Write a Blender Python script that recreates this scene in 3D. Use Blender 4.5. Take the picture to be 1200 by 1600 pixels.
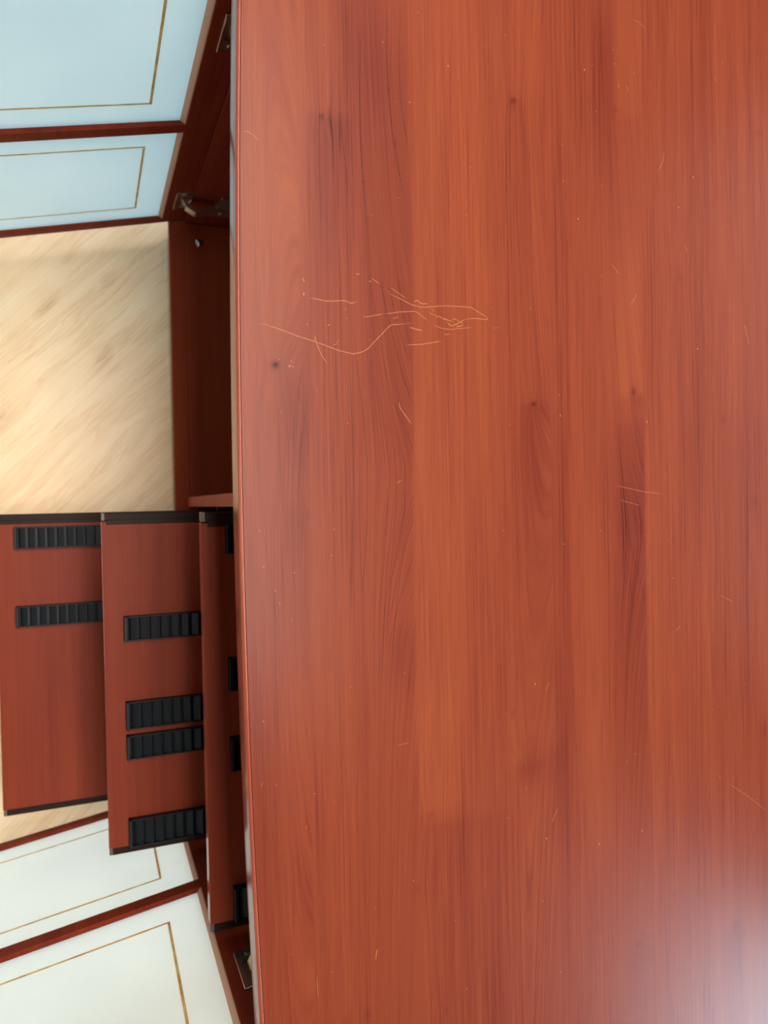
import bpy, bmesh, math, random
import numpy as np
from mathutils import Matrix, Vector

for o in list(bpy.data.objects):
    bpy.data.objects.remove(o, do_unlink=True)
scene = bpy.context.scene
C = scene.collection
R = math.radians

# ------------------------------------------------------------------ camera
CAM_Z = 1.33
PITCH, YAW, ROLL, FPX = R(21.7), R(-2.3), R(1.0), 1150.0
F = Vector((math.sin(PITCH), 0, -math.cos(PITCH)))
RT = Vector((math.cos(PITCH), 0, math.sin(PITCH)))
UP = Vector((0, 1, 0))
Z = Matrix.Rotation(YAW, 3, 'Z')
F, RT, UP = Z @ F, Z @ RT, Z @ UP
RT, UP = (math.cos(ROLL) * RT + math.sin(ROLL) * UP, -math.sin(ROLL) * RT + math.cos(ROLL) * UP)
cam = bpy.data.cameras.new('camera')
camo = bpy.data.objects.new('camera', cam)
C.objects.link(camo)
M = Matrix((RT, UP, -F)).transposed().to_4x4()
M.translation = Vector((0, 0, CAM_Z))
camo.matrix_world = M
cam.sensor_fit = 'VERTICAL'
cam.sensor_height = 9.73
cam.sensor_width = 7.3
cam.lens = FPX / 1600 * 9.73
cam.clip_start = 0.02
cam.dof.use_dof = True
cam.dof.focus_distance = 0.66
cam.dof.aperture_fstop = 1.9
scene.camera = camo

# ------------------------------------------------------------------ light
world = bpy.data.worlds.new('room_light')
scene.world = world
world.use_nodes = True
wb = world.node_tree.nodes['Background']
wb.inputs[0].default_value = (0.95, 0.97, 1.0, 1)
wb.inputs[1].default_value = 0.08

def area_light(name, loc, target, sx, sy, power, col):
    l = bpy.data.lights.new(name, 'AREA')
    l.shape = 'RECTANGLE'; l.size = sx; l.size_y = sy
    l.energy = power; l.color = col
    o = bpy.data.objects.new(name, l); C.objects.link(o)
    o.location = loc
    o.rotation_euler = (Vector(target) - Vector(loc)).to_track_quat('-Z', 'Y').to_euler()
    return o
area_light('ceiling_lamp', (0.30, 0.50, 2.72), (0.30, 0.35, 0.0), 0.75, 2.4, 138, (1.0, 0.95, 0.86))
area_light('added_fill_light', (-1.7, 0.0, 1.9), (0.1, 0.0, 0.3), 0.6, 0.6, 13, (1.0, 0.93, 0.84))  # added fill to lift the base board and front edge, no known lamp
area_light('window_or_fill_light', (0.75, 2.4, 2.2), (0.25, 0.2, 0.75), 1.2, 0.9, 12, (1.0, 0.97, 0.92))
area_light('window_or_fill_light', (-0.5, 2.3, 0.48), (-0.15, 0.4, 0.40), 1.9, 0.85, 47, (0.22, 0.76, 1.16))
area_light('window_or_fill_light', (-0.5, -2.4, 0.48), (-0.15, -0.4, 0.40), 1.9, 0.85, 55, (0.88, 0.97, 1.0))
area_light('window_or_fill_light', (2.36, -2.10, 2.06), (0.6, -0.5, 0.75), 0.8, 0.8, 78, (0.62, 0.84, 1.0))
area_light('window_or_fill_light', (2.9, 0.4, 2.4), (0.6, 0.0, 0.75), 2.4, 1.0, 34, (0.97, 0.97, 1.0))  # added fill for the haze on the right of the top, no known window
scene.view_settings.view_transform = 'Standard'
scene.view_settings.look = 'None'
scene.view_settings.gamma = 1
scene.view_settings.use_curve_mapping = False
scene.view_settings.exposure = -0.5

# ------------------------------------------------------------------ helpers
def lin(r, g, b):
    f = lambda c: (c / 255 / 12.92) if c / 255 <= 0.04045 else ((c / 255 + 0.055) / 1.055) ** 2.4
    return (f(r), f(g), f(b), 1)

def new_mat(name, rough=0.45, spec=0.5):
    m = bpy.data.materials.new(name); m.use_nodes = True
    nt = m.node_tree
    b = nt.nodes['Principled BSDF']
    b.inputs['Roughness'].default_value = rough
    b.inputs['Specular IOR Level'].default_value = spec
    return m, nt, b

def N(nt, kind, **kw):
    n = nt.nodes.new(kind)
    for k, v in kw.items():
        setattr(n, k, v)
    return n

def ramp(nt, src, stops, interp='LINEAR'):
    r = N(nt, 'ShaderNodeValToRGB')
    r.color_ramp.interpolation = interp
    els = r.color_ramp.elements
    while len(els) < len(stops):
        els.new(0.5)
    for e, (p, c) in zip(els, stops):
        e.position = p; e.color = c
    nt.links.new(src, r.inputs[0])
    return r.outputs[0]

def math_node(nt, op, a, b=None, c=None):
    n = N(nt, 'ShaderNodeMath', operation=op)
    for i, v in enumerate((a, b, c)):
        if v is None:
            continue
        if isinstance(v, (int, float)):
            n.inputs[i].default_value = v
        else:
            nt.links.new(v, n.inputs[i])
    return n.outputs[0]

def noise(nt, vec, detail=2.0, rough=0.5, scale=1.0):
    n = N(nt, 'ShaderNodeTexNoise')
    n.inputs['Scale'].default_value = scale
    n.inputs['Detail'].default_value = detail
    n.inputs['Roughness'].default_value = rough
    nt.links.new(vec, n.inputs['Vector'])
    return n.outputs['Fac']

# cherry colours, dark growth to light growth
DEEP = lambda r, g, b: tuple(0.42 * c for c in lin(r, g, b)[:3]) + (1,)
WOOD = [(0.0, DEEP(58, 22, 18)), (0.12, DEEP(112, 44, 33)), (0.25, DEEP(148, 62, 45)), (0.5, DEEP(173, 81, 54)), (0.75, DEEP(193, 97, 59)), (1.0, DEEP(212, 120, 80))]
BOARD = [(p, (1.08 * c[0], 0.80 * c[1], 0.66 * c[2], 1)) for p, c in WOOD]
SCRATCH_COL = DEEP(242, 164, 108)

def cherry_top():
    """laminate of the worktop: grain coordinate, tone and scratch masks are stored on the mesh"""
    m, nt, b = new_mat('cherry_laminate_top', 0.29, 0.12)
    g = N(nt, 'ShaderNodeAttribute', attribute_name='grain_x').outputs['Fac']
    tone = N(nt, 'ShaderNodeAttribute', attribute_name='tone').outputs['Fac']
    scr = N(nt, 'ShaderNodeAttribute', attribute_name='scratch').outputs['Fac']
    tc = N(nt, 'ShaderNodeTexCoord')
    sep = N(nt, 'ShaderNodeSeparateXYZ'); nt.links.new(tc.outputs['Object'], sep.inputs[0])
    y = sep.outputs[1]
    def vec(kx, ky, off):
        c = N(nt, 'ShaderNodeCombineXYZ')
        nt.links.new(math_node(nt, 'MULTIPLY', g, kx), c.inputs[0])
        nt.links.new(math_node(nt, 'MULTIPLY', y, ky), c.inputs[1])
        c.inputs[2].default_value = off
        return c.outputs[0]
    fine = noise(nt, vec(900, 14, 0), 2, 0.6)
    mid = noise(nt, vec(330, 4, 7), 2, 0.55)
    broad = noise(nt, vec(60, 2.2, 3), 2, 0.5)
    thread = noise(nt, vec(260, 1.6, 11), 1, 0.5)
    vein = ramp(nt, thread, [(0.0, (0, 0, 0, 1)), (0.455, (0, 0, 0, 1)), (0.495, (1, 1, 1, 1)), (0.535, (0, 0, 0, 1))])
    gate = noise(nt, vec(45, 3.0, 21), 1, 0.5)
    gate = ramp(nt, gate, [(0.42, (0, 0, 0, 1)), (0.62, (1, 1, 1, 1))])
    t = math_node(nt, 'MULTIPLY_ADD', tone, 0.22, 0.47)
    t = math_node(nt, 'ADD', t, math_node(nt, 'MULTIPLY', math_node(nt, 'SUBTRACT', fine, 0.5), 0.40))
    t = math_node(nt, 'ADD', t, math_node(nt, 'MULTIPLY', math_node(nt, 'SUBTRACT', mid, 0.5), 0.32))
    t = math_node(nt, 'ADD', t, math_node(nt, 'MULTIPLY', math_node(nt, 'SUBTRACT', broad, 0.5), 0.28))
    t = math_node(nt, 'SUBTRACT', t, math_node(nt, 'MULTIPLY', math_node(nt, 'MULTIPLY', vein, gate), 0.19))
    col = ramp(nt, t, WOOD)
    mix = N(nt, 'ShaderNodeMix', data_type='RGBA')
    nt.links.new(scr, mix.inputs['Factor']); nt.links.new(col, mix.inputs['A']); mix.inputs['B'].default_value = SCRATCH_COL
    nt.links.new(mix.outputs['Result'], b.inputs['Base Color'])
    # faint sheen variation and pore relief
    bmp = N(nt, 'ShaderNodeBump'); bmp.inputs['Strength'].default_value = 0.05; bmp.inputs['Distance'].default_value = 0.0004
    nt.links.new(fine, bmp.inputs['Height']); nt.links.new(bmp.outputs[0], b.inputs['Normal'])
    return m

def cherry(name, axis, shift=0.0, rough=0.45, spec=0.3):
    """cherry laminate with the grain running along one axis of the part"""
    m, nt, b = new_mat(name, rough, spec)
    tc = N(nt, 'ShaderNodeTexCoord')
    def vec(k, kl, off):
        mp = N(nt, 'ShaderNodeMapping')
        s = [k, k, k]; s[axis] = kl
        mp.inputs['Scale'].default_value = s; mp.inputs['Location'].default_value = (off, off * 1.7, off * 0.6)
        nt.links.new(tc.outputs['Object'], mp.inputs[0])
        return mp.outputs[0]
    fine = noise(nt, vec(620, 9, 1), 2, 0.6)
    mid = noise(nt, vec(150, 3, 4), 2, 0.5)
    broad = noise(nt, vec(26, 2.0, 9), 2, 0.5)
    t = math_node(nt, 'MULTIPLY', math_node(nt, 'SUBTRACT', fine, 0.5), 0.22)
    t = math_node(nt, 'ADD', t, math_node(nt, 'MULTIPLY', math_node(nt, 'SUBTRACT', mid, 0.5), 0.32))
    t = math_node(nt, 'ADD', t, math_node(nt, 'MULTIPLY', math_node(nt, 'SUBTRACT', broad, 0.5), 0.5))
    t = math_node(nt, 'ADD', t, 0.42 + shift)
    nt.links.new(ramp(nt, t, BOARD), b.inputs['Base Color'])
    return m

def plain(name, col, rough, spec=0.5, metal=0.0, var=0.08, scale=60):
    m, nt, b = new_mat(name, rough, spec)
    tc = N(nt, 'ShaderNodeTexCoord')
    n = noise(nt, tc.outputs['Object'], 2, 0.5, scale)
    lo = tuple(c * (1 - var) for c in col[:3]) + (1,)
    hi = tuple(min(1, c * (1 + var)) for c in col[:3]) + (1,)
    nt.links.new(ramp(nt, n, [(0.3, lo), (0.7, hi)]), b.inputs['Base Color'])
    b.inputs['Metallic'].default_value = metal
    return m

def frosted_glass(name='white_frosted_glass', c0=(236, 239, 236), c1=(242, 244, 240), through=0.75):
    """white frosted glass: lets the daylight behind the door glow through"""
    m, nt, b = new_mat(name, 0.30, 0.5)
    tc = N(nt, 'ShaderNodeTexCoord')
    n = noise(nt, tc.outputs['Object'], 2, 0.5, 6)
    col = ramp(nt, n, [(0.3, lin(*c0)), (0.7, lin(*c1))])
    nt.links.new(col, b.inputs['Base Color'])
    tr = N(nt, 'ShaderNodeBsdfTranslucent'); nt.links.new(col, tr.inputs[0])
    mx = N(nt, 'ShaderNodeMixShader'); mx.inputs[0].default_value = through
    nt.links.new(b.outputs[0], mx.inputs[1]); nt.links.new(tr.outputs[0], mx.inputs[2])
    nt.links.new(mx.outputs[0], nt.nodes['Material Output'].inputs[0])
    return m

def gold_foil():
    m, nt, b = new_mat('gold_foil_line', 0.35, 0.5)
    tc = N(nt, 'ShaderNodeTexCoord')
    col = ramp(nt, noise(nt, tc.outputs['Object'], 3, 0.6, 55), [(0.35, lin(220, 184, 124)), (0.7, lin(244, 220, 172))])
    nt.links.new(col, b.inputs['Base Color']); b.inputs['Metallic'].default_value = 0.2
    tr = N(nt, 'ShaderNodeBsdfTranslucent'); nt.links.new(col, tr.inputs[0])
    mx = N(nt, 'ShaderNodeMixShader'); mx.inputs[0].default_value = 0.7
    nt.links.new(b.outputs[0], mx.inputs[1]); nt.links.new(tr.outputs[0], mx.inputs[2])
    nt.links.new(mx.outputs[0], nt.nodes['Material Output'].inputs[0])
    return m

def oak_floor():
    m, nt, b = new_mat('pale_oak_laminate', 0.38, 0.4)
    tc = N(nt, 'ShaderNodeTexCoord')
    def vec(kl, kc, off):
        r = N(nt, 'ShaderNodeMapping'); r.inputs['Rotation'].default_value = (0, 0, R(-45))
        nt.links.new(tc.outputs['Object'], r.inputs[0])
        mp = N(nt, 'ShaderNodeMapping'); mp.inputs['Scale'].default_value = (kl, kc, 1); mp.inputs['Location'].default_value = (off, off, off)
        nt.links.new(r.outputs[0], mp.inputs[0])
        return mp.outputs[0]
    # warp the grain gently so that it meanders like sawn oak
    warp = noise(nt, vec(5, 14, 2), 2, 0.5)
    add = N(nt, 'ShaderNodeVectorMath', operation='MULTIPLY_ADD')
    cw = N(nt, 'ShaderNodeCombineXYZ'); nt.links.new(warp, cw.inputs[1])
    nt.links.new(cw.outputs[0], add.inputs[0]); add.inputs[1].default_value = (0, 1.3, 0); nt.links.new(vec(3.5, 42, 0), add.inputs[2])
    g = noise(nt, add.outputs[0], 3, 0.6)
    veins = ramp(nt, g, [(0.30, (0, 0, 0, 1)), (0.42, (0.55, 0.55, 0.55, 1)), (0.455, (0.12, 0.12, 0.12, 1)), (0.49, (0.6, 0.6, 0.6, 1)), (0.7, (1, 1, 1, 1))])
    fine = noise(nt, vec(14, 330, 5), 2, 0.6)
    blot = noise(nt, vec(7, 12, 8), 2, 0.5)
    knot = ramp(nt, noise(nt, vec(8, 17, 30), 1, 0.4), [(0.66, (0, 0, 0, 1)), (0.78, (1, 1, 1, 1))])
    t = math_node(nt, 'MULTIPLY', veins, 0.30)
    t = math_node(nt, 'ADD', t, math_node(nt, 'MULTIPLY', fine, 0.30))
    t = math_node(nt, 'ADD', t, math_node(nt, 'MULTIPLY', blot, 0.55))
    t = math_node(nt, 'SUBTRACT', t, math_node(nt, 'MULTIPLY', knot, 0.2))
    col = ramp(nt, t, [(0.10, lin(162, 120, 84)), (0.38, lin(218, 178, 134)), (0.58, lin(232, 196, 152)), (0.9, lin(244, 218, 180))])
    nt.links.new(col, b.inputs['Base Color'])
    return m

MAT = dict(
    top=cherry_top(),
    wood_y=cherry('cherry_laminate_board', 1, 0.22, 0.5, 0.06),
    wood_z=cherry('cherry_laminate_upright', 2, -0.08, 0.5, 0.06),
    tray=cherry('cherry_laminate_tray', 1, 0.04, 0.5, 0.14),
    band=plain('cherry_edge_banding', lin(140, 66, 48), 0.18, 0.4, 0, 0.06, 25),
    edge=plain('matt_cherry_edging', lin(160, 78, 60), 0.55, 0.1, 0, 0.06, 25),
    white=frosted_glass(),
    gold=gold_foil(),
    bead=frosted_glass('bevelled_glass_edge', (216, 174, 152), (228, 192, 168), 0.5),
    black=plain('black_moulded_plastic', lin(10, 15, 21), 0.45, 0.25, 0, 0.15, 90),
    runner=plain('brown_painted_steel', lin(36, 20, 15), 0.5, 0.12, 0.0, 0.1, 30),
    cap=plain('grey_nylon', lin(84, 72, 64), 0.45, 0.5, 0, 0.1, 60),
    nickel=plain('nickel_plated_steel', lin(190, 180, 165), 0.25, 0.5, 0.95, 0.05, 60),
    floor=oak_floor(),
)

def link(name, me, mat, parent=None):
    o = bpy.data.objects.new(name, me); C.objects.link(o)
    if mat is not None and not me.materials:
        me.materials.append(mat)
    if parent is not None:
        o.parent = parent
    return o

def to_obj(name, bm, mat, parent=None, smooth=False):
    bmesh.ops.recalc_face_normals(bm, faces=bm.faces)
    me = bpy.data.meshes.new(name); bm.to_mesh(me); bm.free()
    if smooth:
        me.polygons.foreach_set('use_smooth', [True] * len(me.polygons))
    return link(name, me, mat, parent)

def box(bm, x0, x1, y0, y1, z0, z1, bev=0.0, xf=None, seg=2):
    """one box (bevelled edges) added to a bmesh; xf maps local to world"""
    t = bmesh.new()
    v = [t.verts.new((x, y, z)) for z in (z0, z1) for y in (y0, y1) for x in (x0, x1)]
    for f in ((0, 2, 3, 1), (4, 5, 7, 6), (0, 1, 5, 4), (2, 6, 7, 3), (0, 4, 6, 2), (1, 3, 7, 5)):
        t.faces.new([v[i] for i in f])
    if bev > 0:
        bmesh.ops.bevel(t, geom=list(t.edges), offset=bev, segments=seg, affect='EDGES', profile=0.5)
    add(bm, t, xf)

def add(bm, t, xf=None):
    if xf is not None:
        bmesh.ops.transform(t, matrix=xf, verts=t.verts)
    idx = {}
    for v in t.verts:
        idx[v] = bm.verts.new(v.co)
    for f in t.faces:
        try:
            bm.faces.new([idx[v] for v in f.verts])
        except ValueError:
            pass
    t.free()

def prism(bm, pts, z0, z1, bev=0.0, xf=None):
    """polygon in XY extruded along Z"""
    t = bmesh.new()
    lo = [t.verts.new((x, y, z0)) for x, y in pts]; hi = [t.verts.new((x, y, z1)) for x, y in pts]
    n = len(pts)
    t.faces.new(lo[::-1]); t.faces.new(hi)
    for i in range(n):
        t.faces.new((lo[i], lo[(i + 1) % n], hi[(i + 1) % n], hi[i]))
    if bev > 0:
        bmesh.ops.bevel(t, geom=list(t.edges), offset=bev, segments=2, affect='EDGES', profile=0.5)
    add(bm, t, xf)

def tube(bm, p, q, r, n=12, xf=None):
    t = bmesh.new()
    p, q = Vector(p), Vector(q)
    rot = (q - p).to_track_quat('Z', 'Y').to_matrix().to_4x4()
    bmesh.ops.create_cone(t, cap_ends=True, segments=n, radius1=r, radius2=r, depth=(q - p).length, matrix=Matrix.Translation((p + q) / 2) @ rot)
    add(bm, t, xf)

# ------------------------------------------------------------------ floor
bm = bmesh.new()
box(bm, -3.0, 3.2, -3.0, 3.0, -0.02, 0.0)
floor = to_obj('floor', bm, MAT['floor'])
floor['kind'] = 'structure'
floor['label'] = 'pale oak laminate floor with diagonal grain below the desk'
floor['category'] = 'floor'

# ------------------------------------------------------------------ desk
desk = bpy.data.objects.new('desk', None); C.objects.link(desk)
desk['label'] = 'cherry red wooden desk with scratched top, two open doors and three pulled-out trays'
desk['category'] = 'desk'

TOP_Z, TOP_T = 0.750, 0.028
Y0, Y1, XB = -0.68, 0.68, 0.80
def front(y):
    return 0.1092 + 0.046 * (y + 0.01) ** 2
BAND = 0.0022

# marks of the laminate print, in millimetres on the desk top
SCRATCHES = [
 (1,[(234.7,180.6),(239.8,175.7),(251.3,171.8),(260.2,168),(270.1,166.7),(292.4,169.9),(303.7,170.2),(317.5,170.5),(326.6,166.1),(333.9,162.7),(334.3,160.6),(322.6,161.1),(311.1,159.5),(304.3,155.1)]),
 (0.8,[(240,181.4),(247.8,177.2),(254.9,172.9)]),
 (1.3,[(262,170.6),(265.2,172.7),(269.3,169.7),(275.7,170.3)]),
 (0.9,[(234.2,158.3),(248.4,161.1),(263.7,162.9),(276.3,154.8)]),
 (0.8,[(242,154.8),(247.4,157)]),
 (1,[(122.8,142),(131.3,142.6),(145.7,138.9),(156.7,135.3),(174.5,130.8),(193.6,125.1),(206.3,123),(214.3,125.3),(219.4,128.4),(223.5,132.9),(233.9,143.4),(237.5,147.1),(240.6,149.6),(263.5,152.9)]),
 (1,[(254,133.3),(269.4,134.9),(288.4,138.8)]),
 (1.3,[(257.5,148.9),(263.3,147.5),(270.2,146.7)]),
 (0.7,[(275.1,163),(287.5,159.3),(299.1,156.8)]),
 (0.9,[(285.6,160.9),(290.2,158),(299.1,156.7)]),
 (1.2,[(293,155.6),(297.6,152.5),(304.3,155.1),(311.1,159.5)]),
 (0.8,[(279.3,166.2),(281.1,163.9)]),
 (1.3,[(302.3,152.3),(306.2,152.9),(310,154.4)]),
 (0.8,[(279,152.5),(288.2,149.8),(297.6,149.6),(319.1,152.9)]),
 (0.7,[(290.4,144.3),(296.5,145.5)]),
 (0.9,[(297.7,157.1),(300.6,159.5),(305.3,157.3),(310,155.1)]),
 (0.7,[(282.8,159.8),(284.9,158.6)]),
 (0.5,[(340.1,153.7),(346.1,154.6)]),
 (0.6,[(338.3,172.1),(338.5,170.6)]),
 (1,[(168.7,166.4),(175.3,166),(182.9,165),(190.6,165.7),(198.4,166.7),(201.4,166.3),(204.8,164.7),(208.3,166.2),(211.7,166.7)]),
 (0.9,[(172.8,138),(173.2,133.9),(174.5,129),(178.1,121),(183.2,113.5)]),
 (1.4,[(163.8,182.2),(165,178.7)]),
 (1.6,[(164.5,170.5),(164.3,167.8)]),
 (1.1,[(209.7,189.6),(213.2,189.9)]),
 (0.8,[(220.6,184.7),(223.6,184.7)]),
 (0.9,[(223.2,187.8),(230.7,183.3)]),
 (0.8,[(214.9,154.1),(221,155.3),(234.2,158.6)]),
 (1.3,[(150.1,109.6),(152.5,110.8)]),
 (1.1,[(184.1,145),(185.9,146.2)]),
 (0.5,[(187.9,128.9),(191.8,130.5),(193.3,134.3)]),
 (1.1,[(246.2,85),(247.2,79.5),(252.5,72.6),(257.7,65.5)]),
 (1.2,[(216.9,-379.5),(215.6,-383.6),(214.9,-388.9)]),
 (0.6,[(117.5,291.6),(120,293.5),(126.1,291),(130,287.1)]),
 (0.8,[(400.6,-291.7),(396.2,-298.2),(393.2,-303.7)]),
 (0.8,[(598.9,-291.4),(601.4,-295.8)]),
 (0.5,[(609.2,-300.4),(640.3,-321.1),(667.6,-342.2)]),
 (0.7,[(502.6,198.9),(493.8,185.7)]),
 (0.7,[(471.5,224.5),(480.4,215.5)]),
 (0.6,[(538.6,343.5),(536.8,332.5),(530.2,321.4)]),
 (0.9,[(483.9,398.9),(483,395)]),
 (0.7,[(492.3,398.6),(496,393.1)]),
 (0.6,[(501.2,464.6),(510.5,462.9),(516.8,458.7)]),
 (0.9,[(642.3,179.4),(648.2,156.3)]),
 (0.8,[(549.7,-132.1),(544.7,-136.9)]),
 (0.6,[(471.3,11),(506.1,4.3),(530,1.5)]),
 (0.5,[(477.1,-3.3),(501.9,-9.5)]),
 (0.6,[(562.4,252.9),(567.2,245.1)]),
 (0.8,[(606.1,429.2),(606.8,424.1)]),
 (0.5,[(163.1,-389.1),(163.7,-407.9)]),
 (0.6,[(132,-225.4),(134,-227.8)]),
 (0.6,[(121.7,-222.2),(120.5,-226.1)]),
 (0.6,[(393,-171.4),(388.6,-179.9)]),
 (0.5,[(238.1,-209.5),(250.1,-208.4)]),
 (0.6,[(603.8,-104.5),(621.3,-112.4)]),
 (0.7,[(242.9,15),(247.7,17.7)]),
]
CHIPS = [(1,433.6,262.8),(1,512.1,73.2),(1,578.1,148.8),(1,377.6,-172.1),(1,299.2,379.4),(1,443.6,404.4),(1,575.3,322.2),(1,555.6,289.3),(1,387.3,-317.6),(1,498.4,-331),(1,446.6,-334.4),(0.6,176.3,-388.8),(0.6,251.2,-328.7),(0.6,346.5,-291.1),(0.6,300.8,-436.4),(0.6,400.4,-447),(0.6,366,-267.3),(0.6,123.3,-173.7),(0.6,123.6,-21.5),(0.6,186,-22.5),(0.6,135.4,-70.1),(0.6,183.3,-44),(0.6,126.5,-50.6),(0.6,138.9,-80.6),(0.6,151.5,-56.6),(0.6,246.6,-148.2),(0.6,347.1,-28.9),(0.6,142.7,115),(0.6,152.7,114.5),(0.6,200,159.8),(0.6,166.7,144.8),(0.6,154.2,109.9),(0.6,616.8,445.7),(0.6,678,463.3),(0.6,456.2,367.6),(0.6,417.7,296),(0.6,461.6,298),(0.6,237.9,387.1),(0.6,261.7,341),(0.6,164.7,-238.6),(0.6,478.9,416.9),(0.6,476.8,429.9),(0.6,501.8,412.2),(0.6,651.2,-325),(0.6,541.5,-83),(0.6,491.9,-253.7),(0.6,481.6,-259.8),(0.6,591.4,-221.7),(0.6,409.9,77.6),(0.6,409.5,96.1),(0.6,411.1,-43.7),(0.6,453.8,-32.4),(0.6,410.6,76.4),(0.31,159.1,78.2),(0.29,143.3,73.2),(0.48,523.5,-286.4),(0.31,373.6,195.5),(0.29,163.7,227.8),(0.48,541.6,-332.2),(0.45,200.7,152.1),(0.41,477.9,-368.8),(0.47,148.2,-94.4),(0.42,358.6,285),(0.37,143.3,-366.2),(0.47,379.3,174.1),(0.48,382.4,-375.5),(0.46,355.5,67.4),(0.4,319,294.2),(0.33,544.7,446.6),(0.26,424.6,196.5),(0.38,336.8,131.9),(0.5,199.8,65.3),(0.3,428.4,200.8),(0.34,497.2,163),(0.39,606,399.4),(0.27,208.6,-235.9),(0.4,220.6,135.5),(0.29,335.9,403.6),(0.42,584.6,-497.1),(0.43,647.2,494.3),(0.32,638,-315.7),(0.35,624.3,-147.3),(0.45,249.6,258),(0.36,173.9,90.6),(0.49,271.4,419.2),(0.26,181.2,-247.3),(0.34,249.9,339.2),(0.5,314.5,251.8),(0.26,142.8,262.2),(0.42,186,374.1),(0.37,213.7,-438.6),(0.28,360.3,-268.3),(0.35,659.4,4.5),(0.31,310.8,403.7),(0.36,215.5,-344.7),(0.46,357.3,418.2),(0.31,225.2,240.6),(0.31,581.3,353.2),(0.26,614.4,-87.8),(0.5,290.8,-372.2),(0.41,517.6,-264.6),(0.37,158,229.9),(0.47,587.8,-465.8),(0.33,433.1,-305.5),(0.41,537.3,-45.2),(0.41,460.4,211.4),(0.48,643.5,434.2),(0.49,636.9,-199.9),(0.26,601.8,371),(0.49,452.9,411),(0.29,424.5,-80.6),(0.44,620.2,278.8),(0.25,620.3,493.7),(0.47,157,-265),(0.45,579.5,-70.4),(0.47,197.8,-154.2),(0.33,585,-305.1),(0.37,372.5,426.3),(0.26,402.3,-2.8),(0.47,416.6,330),(0.34,506.7,-39),(0.25,547,-354.9),(0.27,375.4,98.4)]
TONES = [
 (171.2,211.1,9,10.1,319.1,192,7.8,61.6,-0.5),
 (176.1,202.6,10.1,9,317.7,239.1,6.7,56,-0.4),
 (196.6,239.3,5.8,8.1,449.6,332.8,11.6,46.4,-0.55),
 (211.7,261.3,11.6,3.5,390.2,244.9,34.8,52.2,-0.55),
 (210.8,261.1,10.4,0.6,245.3,34.1,46.4,23.2,-0.45),
 (142.2,166.7,5.3,1.1,147.6,-7.4,31.8,31.8,-0.25),
 (143.7,166.1,7.6,5.4,101.2,34,13.5,32.4,-0.5),
 (148.9,164.4,11.9,0.5,-2.3,-111.5,10.8,64.8,-0.65),
 (107,138.8,2.6,13,-16.9,-287.6,31.2,104,-0.35),
 (103.5,121.8,1,10.2,-108,-413.7,30.6,51,-0.15),
 (195.7,257.3,11.6,0.6,12.5,-90.4,34.8,29,-0.1),
 (233.9,256.5,7.2,0.6,-111.2,-152.4,15,24,-0.55),
 (264.1,335.7,0.6,19.2,492.9,79.2,3.2,128,0.5),
 (258.3,315.7,0.6,18.6,79,-179.2,62,93,0.5),
 (257.3,299.5,2.5,15.7,-156.2,-274.2,37.8,8.8,0.5),
 (266.3,341.9,6.4,25.6,-283.7,-468.3,3.8,128,-0.35),
 (252.2,270.5,6.1,6.1,-344.5,-456.6,36.6,36.6,0.2),
 (118.4,167.8,2.6,6.2,451.6,171.9,10.4,52,0.4),
 (122,163.9,4.2,10.4,177.4,95.5,20.8,31.2,0.2),
 (367.3,391.4,5.5,6.9,86.2,-12.8,2.8,82.8,-0.55),
 (355.9,411.5,8.3,13.8,81.7,-131.5,27.6,110.4,-0.3),
 (399.1,431.2,7.2,2.2,321.4,178.2,43.2,57.6,-0.15),
 (426.9,478.8,2.2,7.5,502.4,314.6,15,60,-0.3),
 (451.8,476.5,4.5,2.2,450.7,292,22.5,60,-0.45),
 (480.8,511.1,2.3,1.6,519.1,370.6,15.6,7.8,0.35),
 (478,507.5,7.8,4.7,234.2,95.8,46.8,3.1,0.65),
 (471.5,508.8,10.8,0.8,72.1,-28,10.8,30.8,-0.5),
 (472.6,507.7,10.9,0.8,9.5,-254.3,39,124.8,-0.75),
 (509.3,539.9,0.8,16.2,85.6,-336.4,64.8,162,0.35),
 (552.2,620.5,12,21.5,217.9,-17.7,34.4,86,-0.15),
 (513.2,553.7,1.6,12.2,251.1,111.2,32.4,64.8,-0.15),
 (393.4,422.1,7.2,10.1,-133.9,-315.1,43.2,43.2,-0.35),
 (366.5,407.1,8.4,7,-233.6,-260.4,9.8,21,-0.4),
 (355.5,380.2,2.8,13.8,-243.9,-257.5,4.1,11,-0.5),
 (345.2,362.1,2.7,4.1,-199.5,-243.4,13.6,5.4,0.2),
 (430.8,454.6,3,15,-198.6,-340.2,45,45,0.35),
 (423.9,449.7,4.4,7.4,-2.1,-258.8,44.4,74,0.15),
 (618.8,673.2,13.7,27.3,88.9,-86.8,45.5,72.8,-0.25),
 (358.7,372.2,2,6.8,360,209.1,2.7,54.4,-0.3),
 (368.9,396.3,2.8,2.1,485,368.4,6.9,27.6,0.35),
 (573.9,608,8.6,8.6,536.7,244,8.6,86,-0.2),
 (603.2,633.8,3.5,13.2,543.6,180.8,8.8,88,0.2),
 (601.8,628.4,3.6,7.1,-455.5,-509.6,5.3,26.7,-0.4),
 (481.4,505,4.7,3.9,-449.3,-522.5,11.1,31.6,-0.25),
 (306.2,358.6,19.8,13.2,229,-11.6,66,66,0.15),
]
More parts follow.
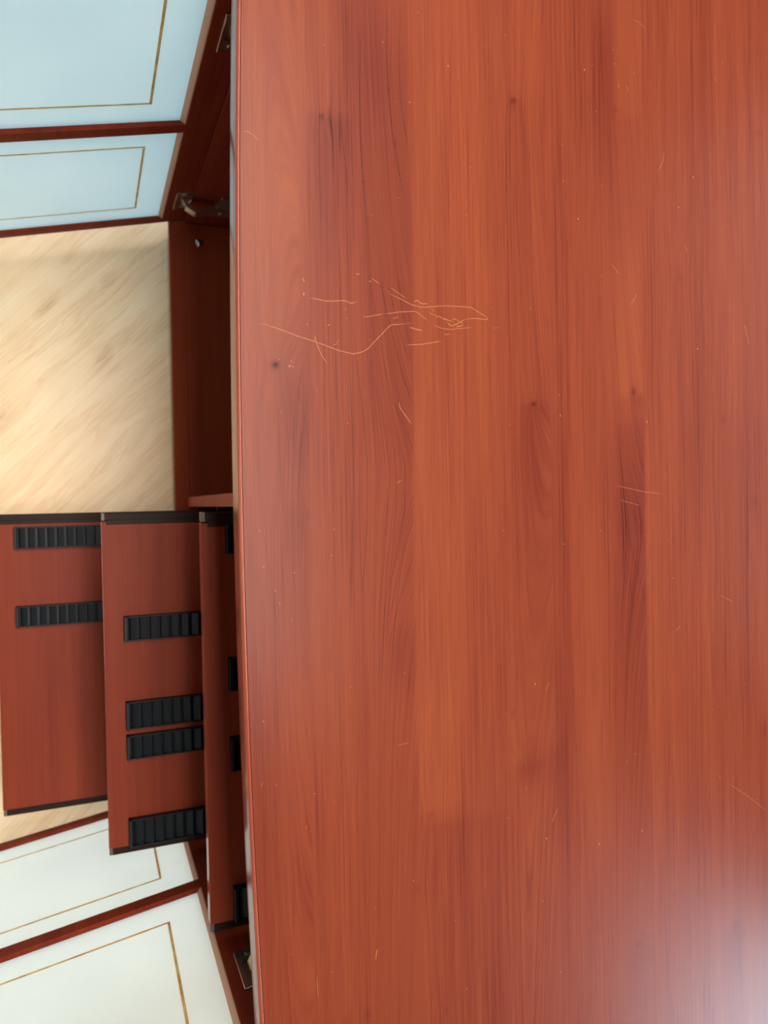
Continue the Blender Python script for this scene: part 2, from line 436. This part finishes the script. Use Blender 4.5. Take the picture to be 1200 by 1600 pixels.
KNOTS = [
 (139.5,110.7,2.6,2.6,1,0.6),
 (182.4,315.3,1.65,1.38,0.6,0.3),
 (242.9,348.9,1.18,2.95,0.15,0.1),
 (247.3,303.9,1.47,2.36,0.18,0.15),
 (217.5,267.2,1.74,1.16,0.15,0.1),
 (364.9,361.3,2.72,2.72,0.6,0.4),
 (381.3,87.5,2.76,2.07,0.55,0.3),
 (496.1,102.2,3.12,3.9,0.55,0.3),
 (503.8,97.5,3.95,3.16,0.21,0.1),
 (556,219.5,3.32,4.98,0.18,0.4),
 (269.5,-274,2.44,1.83,0.3,0.3),
 (254.7,-337.3,3,3.6,0.18,0.3),
 (492.4,-442.6,4.68,3.9,0.24,0.4),
 (618.2,-454.1,4.45,4.45,0.24,0.3),
 (480.3,373.7,2.31,1.54,0.3,0.1),
 (612.2,77.3,3.52,2.64,0.21,0.2),
 (654.6,-8.5,2.76,5.52,0.24,0.1),
 (538.3,-403.5,1.64,4.1,0.24,0.1),
 (207,-433.3,2.9,4.64,0.24,0.1),
 (187.1,-433.1,1.68,2.24,0.24,0.1),
 (251.2,-155.9,2.44,7.32,0.15,0.2),
 (352.4,-196.3,1.36,5.44,0.24,0.1),
 (280.1,-450.8,2.52,2.52,0.15,0.2),
 (664.4,-252.7,2.79,7.44,0.24,0.1),
 (443.6,-413.3,1.5,3.75,0.18,0.1),
 (163.3,-8.7,1.08,3.78,0.21,0.1),
 (665.6,381.5,5.58,3.72,0.15,0.3),
]
VEINS = [
 (1.6,0.7,[(242.8,423.5),(241.5,391),(241.8,348.2),(244.6,316.4),(247.3,303.9),(249.8,283.7),(254.1,263.7),(260.4,250.9)]),
 (1.4,0.6,[(255.2,426.4),(253.3,393.5),(252.6,361),(253.8,334.2),(257,315.7),(260.8,298.9)]),
 (1.2,0.5,[(246.9,424.4),(245.5,386.5),(243.5,348.5),(245.1,311.1),(247.6,289.8),(253,269),(260.6,259.1)]),
 (1.3,0.5,[(219.4,407.5),(216.6,354),(215.6,311.5),(217.5,267.2),(219.7,237.7),(222.5,206)]),
 (1.3,0.45,[(198.4,345.3),(199.3,308.8),(202.5,277.7),(204.5,241.1),(205.4,204.2)]),
 (1.5,0.5,[(220.4,189.7),(228.3,152.8),(233.3,115.4),(239.7,88.6),(255.6,50.7)]),
 (1.8,0.6,[(230.2,190.6),(237.1,158.9),(243.6,132.2),(250.8,105.3),(258.1,86.4)]),
 (1.6,0.6,[(237.2,191.3),(243.1,164.8),(250.3,138.1),(258.7,113.9)]),
 (1.4,0.5,[(246.7,192.2),(252.2,170.9),(259.5,152.4)]),
 (1.4,0.5,[(223,120.2),(227.8,77.4),(232.7,34.1),(234.1,-9.3),(229.7,-52.7),(224.1,-95.8)]),
 (1.6,0.6,[(206.9,167.2),(208.1,119.5),(213.4,77),(216.5,34.1),(215.6,-8.9),(212.4,-51.8),(207,-89.2)]),
 (1.4,0.5,[(201.9,119.1),(203.7,71.4),(204.1,12.7),(201.3,-35.3),(199.2,-83.2),(196.3,-136.5)]),
 (1.4,0.5,[(235.6,88.4),(240.7,50.5),(242.9,12.3),(241.2,-9.5),(236.7,-53),(228.8,-96.2),(225.5,-139.5)]),
 (1.8,0.6,[(250.1,45.1),(251.4,23.2),(249.5,-9.7),(242.9,-42.4),(236.5,-64),(232.3,-96.4),(229.5,-118)]),
 (1.6,0.6,[(257.4,-7.1),(251.6,-26.3),(246.3,-48),(239.8,-75.1),(233.3,-102),(230.5,-123.6)]),
 (1.6,0.7,[(257.1,-48.5),(250.8,-64.8),(243.1,-86.3),(236.1,-110.4),(232.9,-123.8)]),
 (1.4,0.5,[(257.1,-76.2),(251.4,-89.6),(245,-108.4),(241.2,-119.1)]),
 (1.4,0.5,[(257.2,-101.1),(252.2,-109),(247.1,-122.4)]),
 (1.3,0.45,[(354,219.7),(351.1,103.9),(348.7,-12.1),(348.9,-70.3),(351.2,-158.1),(349.6,-204.7)]),
 (1.4,0.55,[(349.6,-204.7),(350.6,-222.5),(355.1,-234.9),(363.7,-245.6),(367.7,-253.3)]),
 (1.2,0.4,[(347.3,-216.2),(351.7,-231.5),(359.6,-244.4)]),
 (1.2,0.4,[(356.2,-211.5),(360,-226.7),(366.5,-242.5)]),
 (1.1,0.4,[(354.6,-187.8),(357.6,-211.7),(365.3,-233.4)]),
 (1.2,0.4,[(350.7,448.4),(355.8,438.1),(361.3,416.4),(362.1,387.9),(364.3,365.3)]),
 (1.2,0.4,[(355.3,449.5),(364.9,428.7),(368.4,400.6),(367.1,371.5)]),
 (1.2,0.35,[(365.4,451.8),(373,430.5),(376.6,402.3),(377.2,367.6)]),
 (1.2,0.45,[(362.2,359.1),(358.1,323.9),(355.4,289),(352.9,231.1)]),
 (1.2,0.5,[(514.1,486.1),(511.9,411),(512.4,348.8),(512.3,298.8)]),
 (1.2,0.4,[(486.3,78.2),(489.6,47.1),(496.2,22.1),(503.7,6.3),(508.3,-2)]),
 (1.2,0.4,[(476,59.4),(480.7,22.1),(490.1,-9.2),(501.4,-34.7),(508.3,-47.5)]),
 (1.2,0.4,[(491.7,72.1),(497.4,47.2),(505.7,25.2)]),
 (1.2,0.4,[(482.3,-15.3),(489.5,-46.8),(499,-78.7),(508,-107.7)]),
 (1.2,0.35,[(476.9,-15.2),(482.4,-52.8),(489.4,-90.7),(496.4,-135.3)]),
 (1.2,0.5,[(128,105.1),(128.2,69.5),(129.5,34),(128,-6.8),(129.9,-37.5)]),
 (1.2,0.5,[(123.4,84.6),(124.3,33.9),(125.2,-16.9),(130.7,-47.8),(134.2,-78.8),(137.7,-109.9)]),
 (1.2,0.4,[(144.4,95.6),(148,70),(149.3,34),(145.9,-2.1),(147.8,-33.1),(152.3,-69.6),(155.8,-106.3)]),
 (1.2,0.4,[(139.1,95.4),(141.4,54.5),(142.5,13.4),(144.9,-22.7),(149.4,-59.1)]),
 (1.2,0.45,[(154,101.1),(159,85.8),(162.9,70.4),(164.6,49.6)]),
 (1.1,0.35,[(132.7,-238.4),(130.5,-289.8),(127.7,-367)]),
 (1.1,0.4,[(187.2,-220.9),(184.9,-300.8),(183.2,-354)]),
 (1.2,0.4,[(227.1,-172.4),(223.1,-253.8),(219,-335.1),(214.8,-421.7)]),
 (1.2,0.4,[(241.9,-174.1),(237.2,-256.1),(230.7,-337.6),(227.2,-447.2)]),
 (1.1,0.35,[(255.1,-203.5),(252.1,-258.7),(248.5,-285.8),(241.9,-367.8)]),
 (1.1,0.4,[(146.6,-277.4),(144.5,-350.2)]),
 (1.1,0.35,[(154.6,-352.6),(152.2,-415.3)]),
 (1.2,0.4,[(253.3,-342.6),(251.6,-370.1),(249.2,-397.5),(246.2,-452.6)]),
 (1.1,0.4,[(575.6,242.7),(583.7,224.1),(584,191.5),(580,158.7)]),
 (1.1,0.35,[(592.2,172.6),(595.3,153.1),(598.3,127)]),
 (1.1,0.3,[(636.4,514.3),(658.6,506.1),(681.3,494.3)]),
 (1.1,0.3,[(662.3,453.4),(662.9,379.7),(667.4,319.8),(678.1,300.9)]),
 (1.1,0.35,[(668.3,-294.7),(644.9,-315),(636.2,-344.2)]),
 (1.1,0.35,[(667.8,-329.1),(650.7,-353.7),(641,-386.1)]),
 (1.1,0.35,[(131.1,377.7),(130.8,322.4),(128.1,246.6)]),
 (1.1,0.3,[(150.5,371.8),(147.7,290),(147.6,239)]),
 (1.1,0.3,[(127.8,186),(127.7,135.4)]),
 (1.1,0.35,[(154.6,198.9),(152.9,147.4),(152.7,116.5)]),
]

def sig(x):
    return 1 / (1 + np.exp(-np.clip(x, -40, 40)))

def grain_fields(x, y):
    """x, y in millimetres on the worktop -> grain coordinate (m) and tone"""
    g = x.copy()
    # cathedral figure: grain swings towards a board joint on both sides of its middle
    for x0, x1, yc, amp, w in ((205, 259, 25, 1.0, 45), (455, 508.5, -35, 0.8, 60), (120, 163.5, -90, -0.12, 120), (349.5, 400, 330, -0.12, 120)):
        s = np.clip((x - x0) / (x1 - x0), 0, 1); s = np.where(x > x1, 0, s * s)
        g += amp * s * (np.sqrt((y - yc) ** 2 + w * w) - w)
    for kx, ky, rx, ry, s, bnd in KNOTS:
        d2 = ((x - kx) / (rx * 5)) ** 2 + ((y - ky) / (ry * 9)) ** 2
        g += bnd * 14 * np.tanh((x - kx) / (rx * 3)) * np.exp(-d2)
    # each print strip gets its own run of grain
    for edge in (164.2, 259.5, 349.5, 509.5):
        g += np.where(x > edge, 37.3, 0)
    t = np.zeros_like(x)
    for X0, X1, s0, s1, ya, yb, sa, sb, v in TONES:
        wx = sig((x - X0) / max(s0 * 0.4, 0.3)) * sig((X1 - x) / max(s1 * 0.4, 0.3))
        wy = sig((ya - y) / max(sa * 0.4, 0.5)) * sig((y - yb) / max(sb * 0.4, 0.5))
        t += v * wx * wy
    for kx, ky, rx, ry, s, bnd in KNOTS:
        t -= 2.7 * s * np.exp(-(((x - kx) / rx) ** 2 + ((y - ky) / ry) ** 2))
        t -= 0.45 * s * np.exp(-(((x - kx) / (rx * 2.6)) ** 2 + ((y - ky + ry) / (ry * 3)) ** 2))
    return g / 1000, t

def build_top():
    ys = np.arange(Y0, Y1 + 1e-6, 0.0027)
    xs = list(np.arange(0.0, XB - 0.11 + 1e-6, 0.0027) + 0.11)
    for e in (0.1642, 0.2595, 0.3495, 0.5095):
        xs += [e - 0.00025, e + 0.00025]
    xs = np.array(sorted(xs)); xs[-1] = XB
    gx, gy = np.meshgrid(xs, ys)
    f = front(gy) + BAND
    k = np.clip((0.16 - gx) / 0.05, 0, 1)
    gx = gx + k * (f - 0.11)
    g, t = grain_fields(gx * 1000, gy * 1000)
    ny, nx = gx.shape
    co = [np.stack([gx, gy, np.full_like(gx, TOP_Z)], -1).reshape(-1, 3)]
    G = [g.ravel()]; T = [t.ravel()]; S = [np.zeros(nx * ny)]
    a = (np.arange(ny - 1)[:, None] * nx + np.arange(nx - 1)[None]).ravel()
    faces = [np.stack([a, a + 1, a + nx + 1, a + nx], 1)]
    base = nx * ny
    # underside and edges of the board
    n = 40
    yy = np.linspace(Y0, Y1, n)
    out = [(front(v) + BAND, v) for v in yy] + [(XB, v) for v in yy[::-1]]
    m = len(out)
    lo = np.array([(x, y, TOP_Z - TOP_T) for x, y in out]); hi = np.array([(x, y, TOP_Z) for x, y in out])
    co += [lo, hi]; arr = np.array(out)
    for _ in range(2):
        G.append(arr[:, 0]); T.append(np.zeros(m)); S.append(np.zeros(m))
    i = np.arange(m); j = (i + 1) % m
    faces.append(np.stack([base + i, base + m + i, base + m + j, base + j], 1))
    q = np.arange(n - 1)
    faces.append(np.stack([base + q, base + q + 1, base + m - 2 - q, base + m - 1 - q], 1))
    base += 2 * m
    def ribbon(pts, width, dz, tone_add, scr, base, wob=0.0, taper=True):
        p = np.array(pts, float)
        # smooth the polyline
        seg = np.r_[0, np.cumsum(np.hypot(*np.diff(p, axis=0).T))]
        k = max(8, int(seg[-1] / 1.2))
        s = np.linspace(0, seg[-1], k)
        p = np.stack([np.interp(s, seg, p[:, 0]), np.interp(s, seg, p[:, 1])], 1)
        for _ in range(1):
            p[1:-1] = (p[:-2] + 2 * p[1:-1] + p[2:]) / 4
        d = np.gradient(p, axis=0); d /= np.linalg.norm(d, axis=1)[:, None] + 1e-9
        nrm = np.stack([-d[:, 1], d[:, 0]], 1)
        u = s / seg[-1]
        fade = np.clip(np.minimum(u, 1 - u) * 7 + 0.12, 0, 1) if taper else np.ones(k)
        wv = width * (0.55 + 0.45 * fade) * (1 + wob * np.sin(s * 0.9 + width * 50))
        V = []; tt = []; ss = []; lift = u * 3e-6
        for side in (-1, 0, 1):
            q = p + nrm * (wv / 2)[:, None] * side
            V.append(np.stack([q[:, 0] / 1000, q[:, 1] / 1000, TOP_Z + dz + lift], 1))
            c = 1 - abs(side)
            tt.append(tone_add * c * fade); ss.append(scr * c * fade)
        V = np.concatenate(V); gg, tl = grain_fields(V[:, 0] * 1000, V[:, 1] * 1000)
        co.append(V); G.append(gg); T.append(tl + np.concatenate(tt)); S.append(np.concatenate(ss))
        i = np.arange(k - 1)
        for r in range(2):
            o = base + r * k
            faces.append(np.stack([o + i, o + i + 1, o + k + i + 1, o + k + i], 1)[:, ::-1])
        return base + 3 * k
    for i, (w, sc, pts) in enumerate(VEINS):
        base = ribbon(pts, sc * 1.0, 0.00003 + i * 4e-7, -0.9 * w, 0, base, 0.25)
    for i, (w, pts) in enumerate(SCRATCHES):
        base = ribbon(pts, 0.55 + 0.45 * w, 0.00008 + i * 1e-6, 0, min(1, 0.35 + 0.5 * w), base, 0.15)
    for r, x, y in CHIPS:
        k = 6; an = np.linspace(0, 2 * np.pi, k, endpoint=False)
        rr = 0.2 + 0.5 * r
        V = np.stack([(x + rr * np.cos(an)) / 1000, (y + rr * 1.2 * np.sin(an)) / 1000, np.full(k, TOP_Z + 0.00016)], 1)
        co.append(V); G.append(V[:, 0]); T.append(np.zeros(k)); S.append(np.full(k, min(1, 0.35 + 0.6 * r)))
        faces.append(np.array([[base, base + 1, base + 2, base + 3], [base, base + 3, base + 4, base + 5]]))
        base += k
    co = np.concatenate(co); G = np.concatenate(G); T = np.concatenate(T); S = np.concatenate(S)
    faces = np.concatenate(faces).astype(np.int32)
    me = bpy.data.meshes.new('tabletop')
    me.vertices.add(len(co)); me.vertices.foreach_set('co', co.astype(np.float32).ravel())
    me.loops.add(faces.size); me.loops.foreach_set('vertex_index', faces.ravel())
    me.polygons.add(len(faces)); me.polygons.foreach_set('loop_start', np.arange(len(faces), dtype=np.int32) * 4)
    me.update(calc_edges=True)
    for nm, arr in (('grain_x', G), ('tone', T), ('scratch', S)):
        at = me.attributes.new(nm, 'FLOAT', 'POINT'); at.data.foreach_set('value', arr.astype(np.float32))
    me.validate()
    return link('tabletop', me, MAT['top'], desk)
top = build_top()

# front edge banding, rounded over at the top and bottom
def build_band():
    r = 0.0024
    prof = []
    for a in np.linspace(0, math.pi / 2, 7):
        prof.append((r - r * math.sin(a), TOP_Z - r + r * math.cos(a)))
    prof = [(r + 0.0005, TOP_Z)] + prof
    for a in np.linspace(0, math.pi / 2, 5):
        prof.append((0.002 - 0.002 * math.cos(a), TOP_Z - TOP_T + 0.002 - 0.002 * math.sin(a)))
    prof.append((r + 0.0005, TOP_Z - TOP_T))
    bm = bmesh.new(); prev = None
    for y in np.linspace(Y0, Y1, 90):
        ring = [bm.verts.new((front(y) + px - 0.0012, y, pz + (0.00002 if pz > TOP_Z - 1e-5 else 0))) for px, pz in prof]
        if prev:
            for i in range(len(ring)):
                j = (i + 1) % len(ring)
                bm.faces.new((prev[i], prev[j], ring[j], ring[i]))
        else:
            bm.faces.new(ring)
        prev = ring
    bm.faces.new(prev[::-1])
    o = to_obj('edge_band', bm, MAT['band'], top, True)
    o['label'] = 'glossy rounded edge banding along the front of the desk top'
build_band()

# carcass
UND = TOP_Z - TOP_T
XC, XR = 0.1560, 0.70
def part(name, mat, parent, *boxes, bev=0.0008):
    bm = bmesh.new()
    for b in boxes:
        box(bm, *b, bev=bev)
    return to_obj(name, bm, MAT[mat], parent)
part('side_panel', 'wood_z', desk, (XC, XR, -0.4750, -0.4590, 0.0, UND))
part('side_panel', 'wood_z', desk, (XC, XR, 0.4690, 0.4850, 0.0, UND))
divider = part('divider_panel', 'wood_z', desk, (0.1515, XR - 0.004, -0.0030, 0.0128, 0.070, UND), bev=0.0012)
o = part('edge_band', 'edge', divider, (0.1507, 0.1517, -0.0030, 0.0128, 0.0702, UND - 0.0002), bev=0.0003)
base = part('base_board', 'wood_y', desk, (0.1550, XR, -0.4585, 0.4685, 0.054, 0.070), (0.1300, 0.1555, -0.4750, 0.4850, 0.054, 0.070), bev=0.0015)
part('plinth', 'wood_y', desk, (0.1900, 0.206, -0.4585, 0.4685, 0.0, 0.054))
part('back_panel', 'wood_z', desk, (XR - 0.004, XR, -0.4585, -0.0030, 0.070, UND), (XR - 0.004, XR, 0.0128, 0.4685, 0.070, UND), bev=0)
bm = bmesh.new()
t = bmesh.new(); bmesh.ops.create_uvsphere(t, u_segments=16, v_segments=8, radius=0.0048, matrix=Matrix.Translation((0.178, 0.437, 0.0702)) @ Matrix.Diagonal((1, 1, 0.9, 1)))
add(bm, t)
tube(bm, (0.178, 0.437, 0.0698), (0.178, 0.437, 0.0715), 0.0062, 16)
o = to_obj('screw_cap', bm, MAT['nickel'], base, True)
o['label'] = 'small metal screw cap on the base board'

# ------------------------------------------------------------------ doors
def door(origin, ang, tall_label):
    d = Vector((math.cos(ang), math.sin(ang), 0))
    n = Vector((-d.y, d.x, 0))
    if n.y * origin[1] > 0:
        n = -n
    xf = Matrix((d, n, Vector((0, 0, 1)))).transposed().to_4x4()
    xf.translation = Vector((origin[0], origin[1], 0))
    h = lambda v: CAM_Z - v
    S0, S1 = -0.0395, 0.4195                  # hinge edge, free edge
    zb, zt = h(1.2525), h(0.622)
    wz = [(h(1.2355), h(0.943)), (h(0.922), h(0.638))]
    W0, W1 = 0.0, 0.380
    P = 0.0052
    bm = bmesh.new()
    box(bm, S0, W0, -0.014, P, zb, zt, 0.0010, xf)
    box(bm, W1, S1, -0.014, P, zb, zt, 0.0010, xf)
    for a, b in ((zb, wz[0][0]), (wz[0][1], wz[1][0]), (wz[1][1], zt)):
        box(bm, W0 - 0.001, W1 + 0.001, -0.014, P - 0.00002, a, b, 0.0009, xf)
    o = to_obj('door', bm, MAT['wood_z'], desk)
    o['label'] = tall_label
    for z0, z1 in wz:
        bm = bmesh.new()
        box(bm, W0 + 0.0002, W1 - 0.0002, -0.004, 0.0, z0 + 0.0002, z1 - 0.0002, 0.0012, xf)
        p = to_obj('door_panel', bm, MAT['white'], o)
        p['label'] = 'white frosted glass panel'
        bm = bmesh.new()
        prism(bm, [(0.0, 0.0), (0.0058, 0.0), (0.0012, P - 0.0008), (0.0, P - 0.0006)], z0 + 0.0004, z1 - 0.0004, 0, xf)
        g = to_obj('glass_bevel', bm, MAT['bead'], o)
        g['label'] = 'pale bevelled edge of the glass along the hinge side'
    for z0, z1 in wz:
        i = 0.0425; w = 0.0028
        bm = bmesh.new()
        a0, a1, b0, b1 = W0 + i, W1 - i, z0 + i, z1 - i
        for bx in ((a0, a1, b0, b0 + w), (a0, a1, b1 - w, b1), (a0, a0 + w, b0 + w, b1 - w), (a1 - w, a1, b0 + w, b1 - w)):
            box(bm, bx[0], bx[1], -0.0005, 0.00035, bx[2], bx[3], 0.0001, xf, 1)
        g = to_obj('gold_line', bm, MAT['gold'], o)
        g['label'] = 'thin gold border line'
    for hz in (h(0.734), h(1.164)):
        bm = bmesh.new()
        # cup flange: a plate with a round hole, then the sunken cup
        s0, s1, z0, z1 = -0.0390, -0.0122, hz - 0.031, hz + 0.031
        t = bmesh.new()
        cs, cz, cr = -0.0262, hz, 0.0115
        K = 32
        def ring(fn, nn):
            return [t.verts.new((fn(a)[0], nn, fn(a)[1])) for a in [2 * math.pi * i / K for i in range(K)]]
        def rect(a):
            c, s = math.cos(a), math.sin(a)
            k = min(((s1 - cs) if c > 0 else (cs - s0)) / max(abs(c), 1e-6), 0.031 / max(abs(s), 1e-6))
            return (cs + k * c, cz + k * s)
        circ = lambda a: (cs + cr * math.cos(a), cz + cr * 1.4 * math.sin(a))
        rings = [ring(rect, P), ring(rect, P + 0.0014), ring(circ, P + 0.0014), ring(circ, P + 0.0002), ]
        for A, B in zip(rings[:-1], rings[1:]):
            for i in range(K):
                t.faces.new((A[i], A[(i + 1) % K], B[(i + 1) % K], B[i]))
        t.faces.new(rings[-1])
        add(bm, t, xf)
        tube(bm, (s1 - 0.0006, P + 0.0012, z0), (s1 - 0.0006, P + 0.0012, z1), 0.0010, 8, xf)
        tube(bm, (s0 + 0.001, P + 0.0012, z1 - 0.0006), (s1 - 0.0006, P + 0.0012, z1 - 0.0006), 0.0008, 8, xf)
        for q in (-0.024, 0.024):
            tube(bm, (cs, P + 0.001, hz + q), (cs, P + 0.0026, hz + q), 0.0036, 12, xf)
        # folded arm from the cup to the cabinet side
        sgn = 1 if origin[1] > 0 else -1
        ys = 0.4690 if sgn > 0 else -0.4590
        cw = xf @ Vector((cs, P + 0.0014, hz))
        prof = [(cw.x - 0.004, cw.y), (cw.x + 0.002, cw.y - sgn * 0.012), (cw.x + 0.016, cw.y - sgn * 0.020), (0.182, ys - sgn * 0.017), (0.246, ys - sgn * 0.016), (0.246, ys - sgn * 0.011), (0.184, ys - sgn * 0.011), (cw.x + 0.018, cw.y - sgn * 0.014), (cw.x + 0.006, cw.y - sgn * 0.007), (cw.x + 0.004, cw.y)]
        if sgn > 0:
            prof = prof[::-1]
        prism(bm, prof, hz - 0.008, hz + 0.008, 0.0007)
        box(bm, 0.190, 0.240, min(ys, ys - sgn * 0.011), max(ys, ys - sgn * 0.011), hz - 0.006, hz + 0.006, 0.0008)
        box(bm, 0.196, 0.234, min(ys, ys - sgn * 0.0025), max(ys, ys - sgn * 0.0025), hz - 0.024, hz + 0.024, 0.0008)
        for q in (0.200, 0.228):
            tube(bm, (q, ys - sgn * 0.016, hz), (q, ys - sgn * 0.0182, hz), 0.0045, 12)
        hg = to_obj('hinge', bm, MAT['nickel'], o)
        hg['label'] = 'nickel cup hinge'
    return o
door((0.1165, 0.4664), R(180 + 12.5), 'open door in dim bluish light, with two frosted white glass panels, beyond the bare floor')
door((0.1150, -0.4748), R(180 + 8.7), 'open door in bright light, with two frosted white glass panels, beside the trays')

# ------------------------------------------------------------------ pull-out trays
def disc_rack(tray, x0, x1, y0, y1, z):
    """black strip: floor, side walls, front stop and slanted ribs every 13 mm"""
    bm = bmesh.new()
    box(bm, x0, x1, y0, y1, z, z + 0.0018)
    for a in (y0, y1 - 0.0018):
        box(bm, x0, x1, a, a + 0.0018, z, z + 0.0088, 0.0004, None, 1)
    box(bm, x0, x0 + 0.0042, y0, y1, z, z + 0.0105, 0.0007, None, 1)
    x = x0 + 0.012
    while x < x1 - 0.004:
        prism(bm, [(x - 0.0068, z + 0.0012), (x + 0.0046, z + 0.0012), (x + 0.0052, z + 0.0078), (x + 0.0034, z + 0.0082), (x - 0.0062, z + 0.0040)], y0 + 0.0012, y1 - 0.0012, 0,
              Matrix(((1, 0, 0, 0), (0, 0, 1, 0), (0, 1, 0, 0), (0, 0, 0, 1))))
        x += 0.0130
    # the prism profile was laid out in (x, z) and swept along y
    o = to_obj('disc_rack', bm, MAT['black'], tray)
    return o

def tray(xf_, ztop, racks, label, depth=0.345):
    xb = xf_ + depth
    bm = bmesh.new()
    box(bm, xf_, xb, -0.4425, -0.0195, ztop - 0.016, ztop, 0.0007)
    t = to_obj('pull_out_tray', bm, MAT['tray'], desk)
    t['label'] = label
    bm = bmesh.new()
    box(bm, xf_ - 0.0006, xf_ + 0.0004, -0.4424, -0.0196, ztop - 0.0158, ztop - 0.0004, 0.0004, None, 1)
    to_obj('edge_band', bm, MAT['band'], t)
    for y0, y1 in racks:
        disc_rack(t, xf_ + 0.0240, xb - 0.004, y0, y1, ztop)
    for side in (1, -1):
        ya, yb = (-0.0192, -0.0085) if side > 0 else (-0.4535, -0.4428)
        bm = bmesh.new()
        # channel: web against the tray, foot, and the rolled track
        box(bm, xf_ + 0.0035, xb, ya, yb, ztop - 0.017, ztop - (0.0010 if side > 0 else 0.0045), 0.0012)
        lip = (ya - 0.0040, ya + 0.002) if side > 0 else (yb - 0.002, yb + 0.0006)
        box(bm, xf_ + 0.006, xb, lip[0], lip[1], ztop + 0.00005 if side > 0 else ztop - 0.004, ztop + (0.0014 if side > 0 else -0.0005), 0.0004, None, 1)
        to_obj('runner', bm, MAT['runner'], t)
        bm = bmesh.new()
        box(bm, xf_ - 0.0002, xf_ + 0.0045, ya + 0.0006, yb + 0.0008 * side, ztop - 0.0165, ztop - (0.0002 if side > 0 else 0.0035), 0.0012)
        to_obj('runner_cap', bm, MAT['cap'], t)
        # fixed half of the slide on the cabinet side
        a, b = (yb + 0.0001, -0.0031) if side > 0 else (-0.4589, ya - 0.0001)
        part('fixed_rail', 'runner', desk, (XC + 0.004, XC + 0.34, a, b, ztop - 0.0145, ztop - 0.006), bev=0.0006)
    return t
h = lambda v: CAM_Z - v
tray(0.1065, h(0.784), [(-0.0520, -0.0200), (-0.1965, -0.1620), (-0.2810, -0.2460), (-0.4410, -0.4050)], 'topmost tray, almost pushed in below the desk edge')
tray(0.0115, h(1.011), [(-0.1745, -0.1425), (-0.2890, -0.2535), (-0.3280, -0.2970), (-0.4420, -0.4060)], 'middle tray, pulled halfway out, with four black racks')
tray(-0.1300, h(1.205), [(-0.0595, -0.0275), (-0.1745, -0.1440)], 'lowest tray, pulled farthest out, with two black racks')
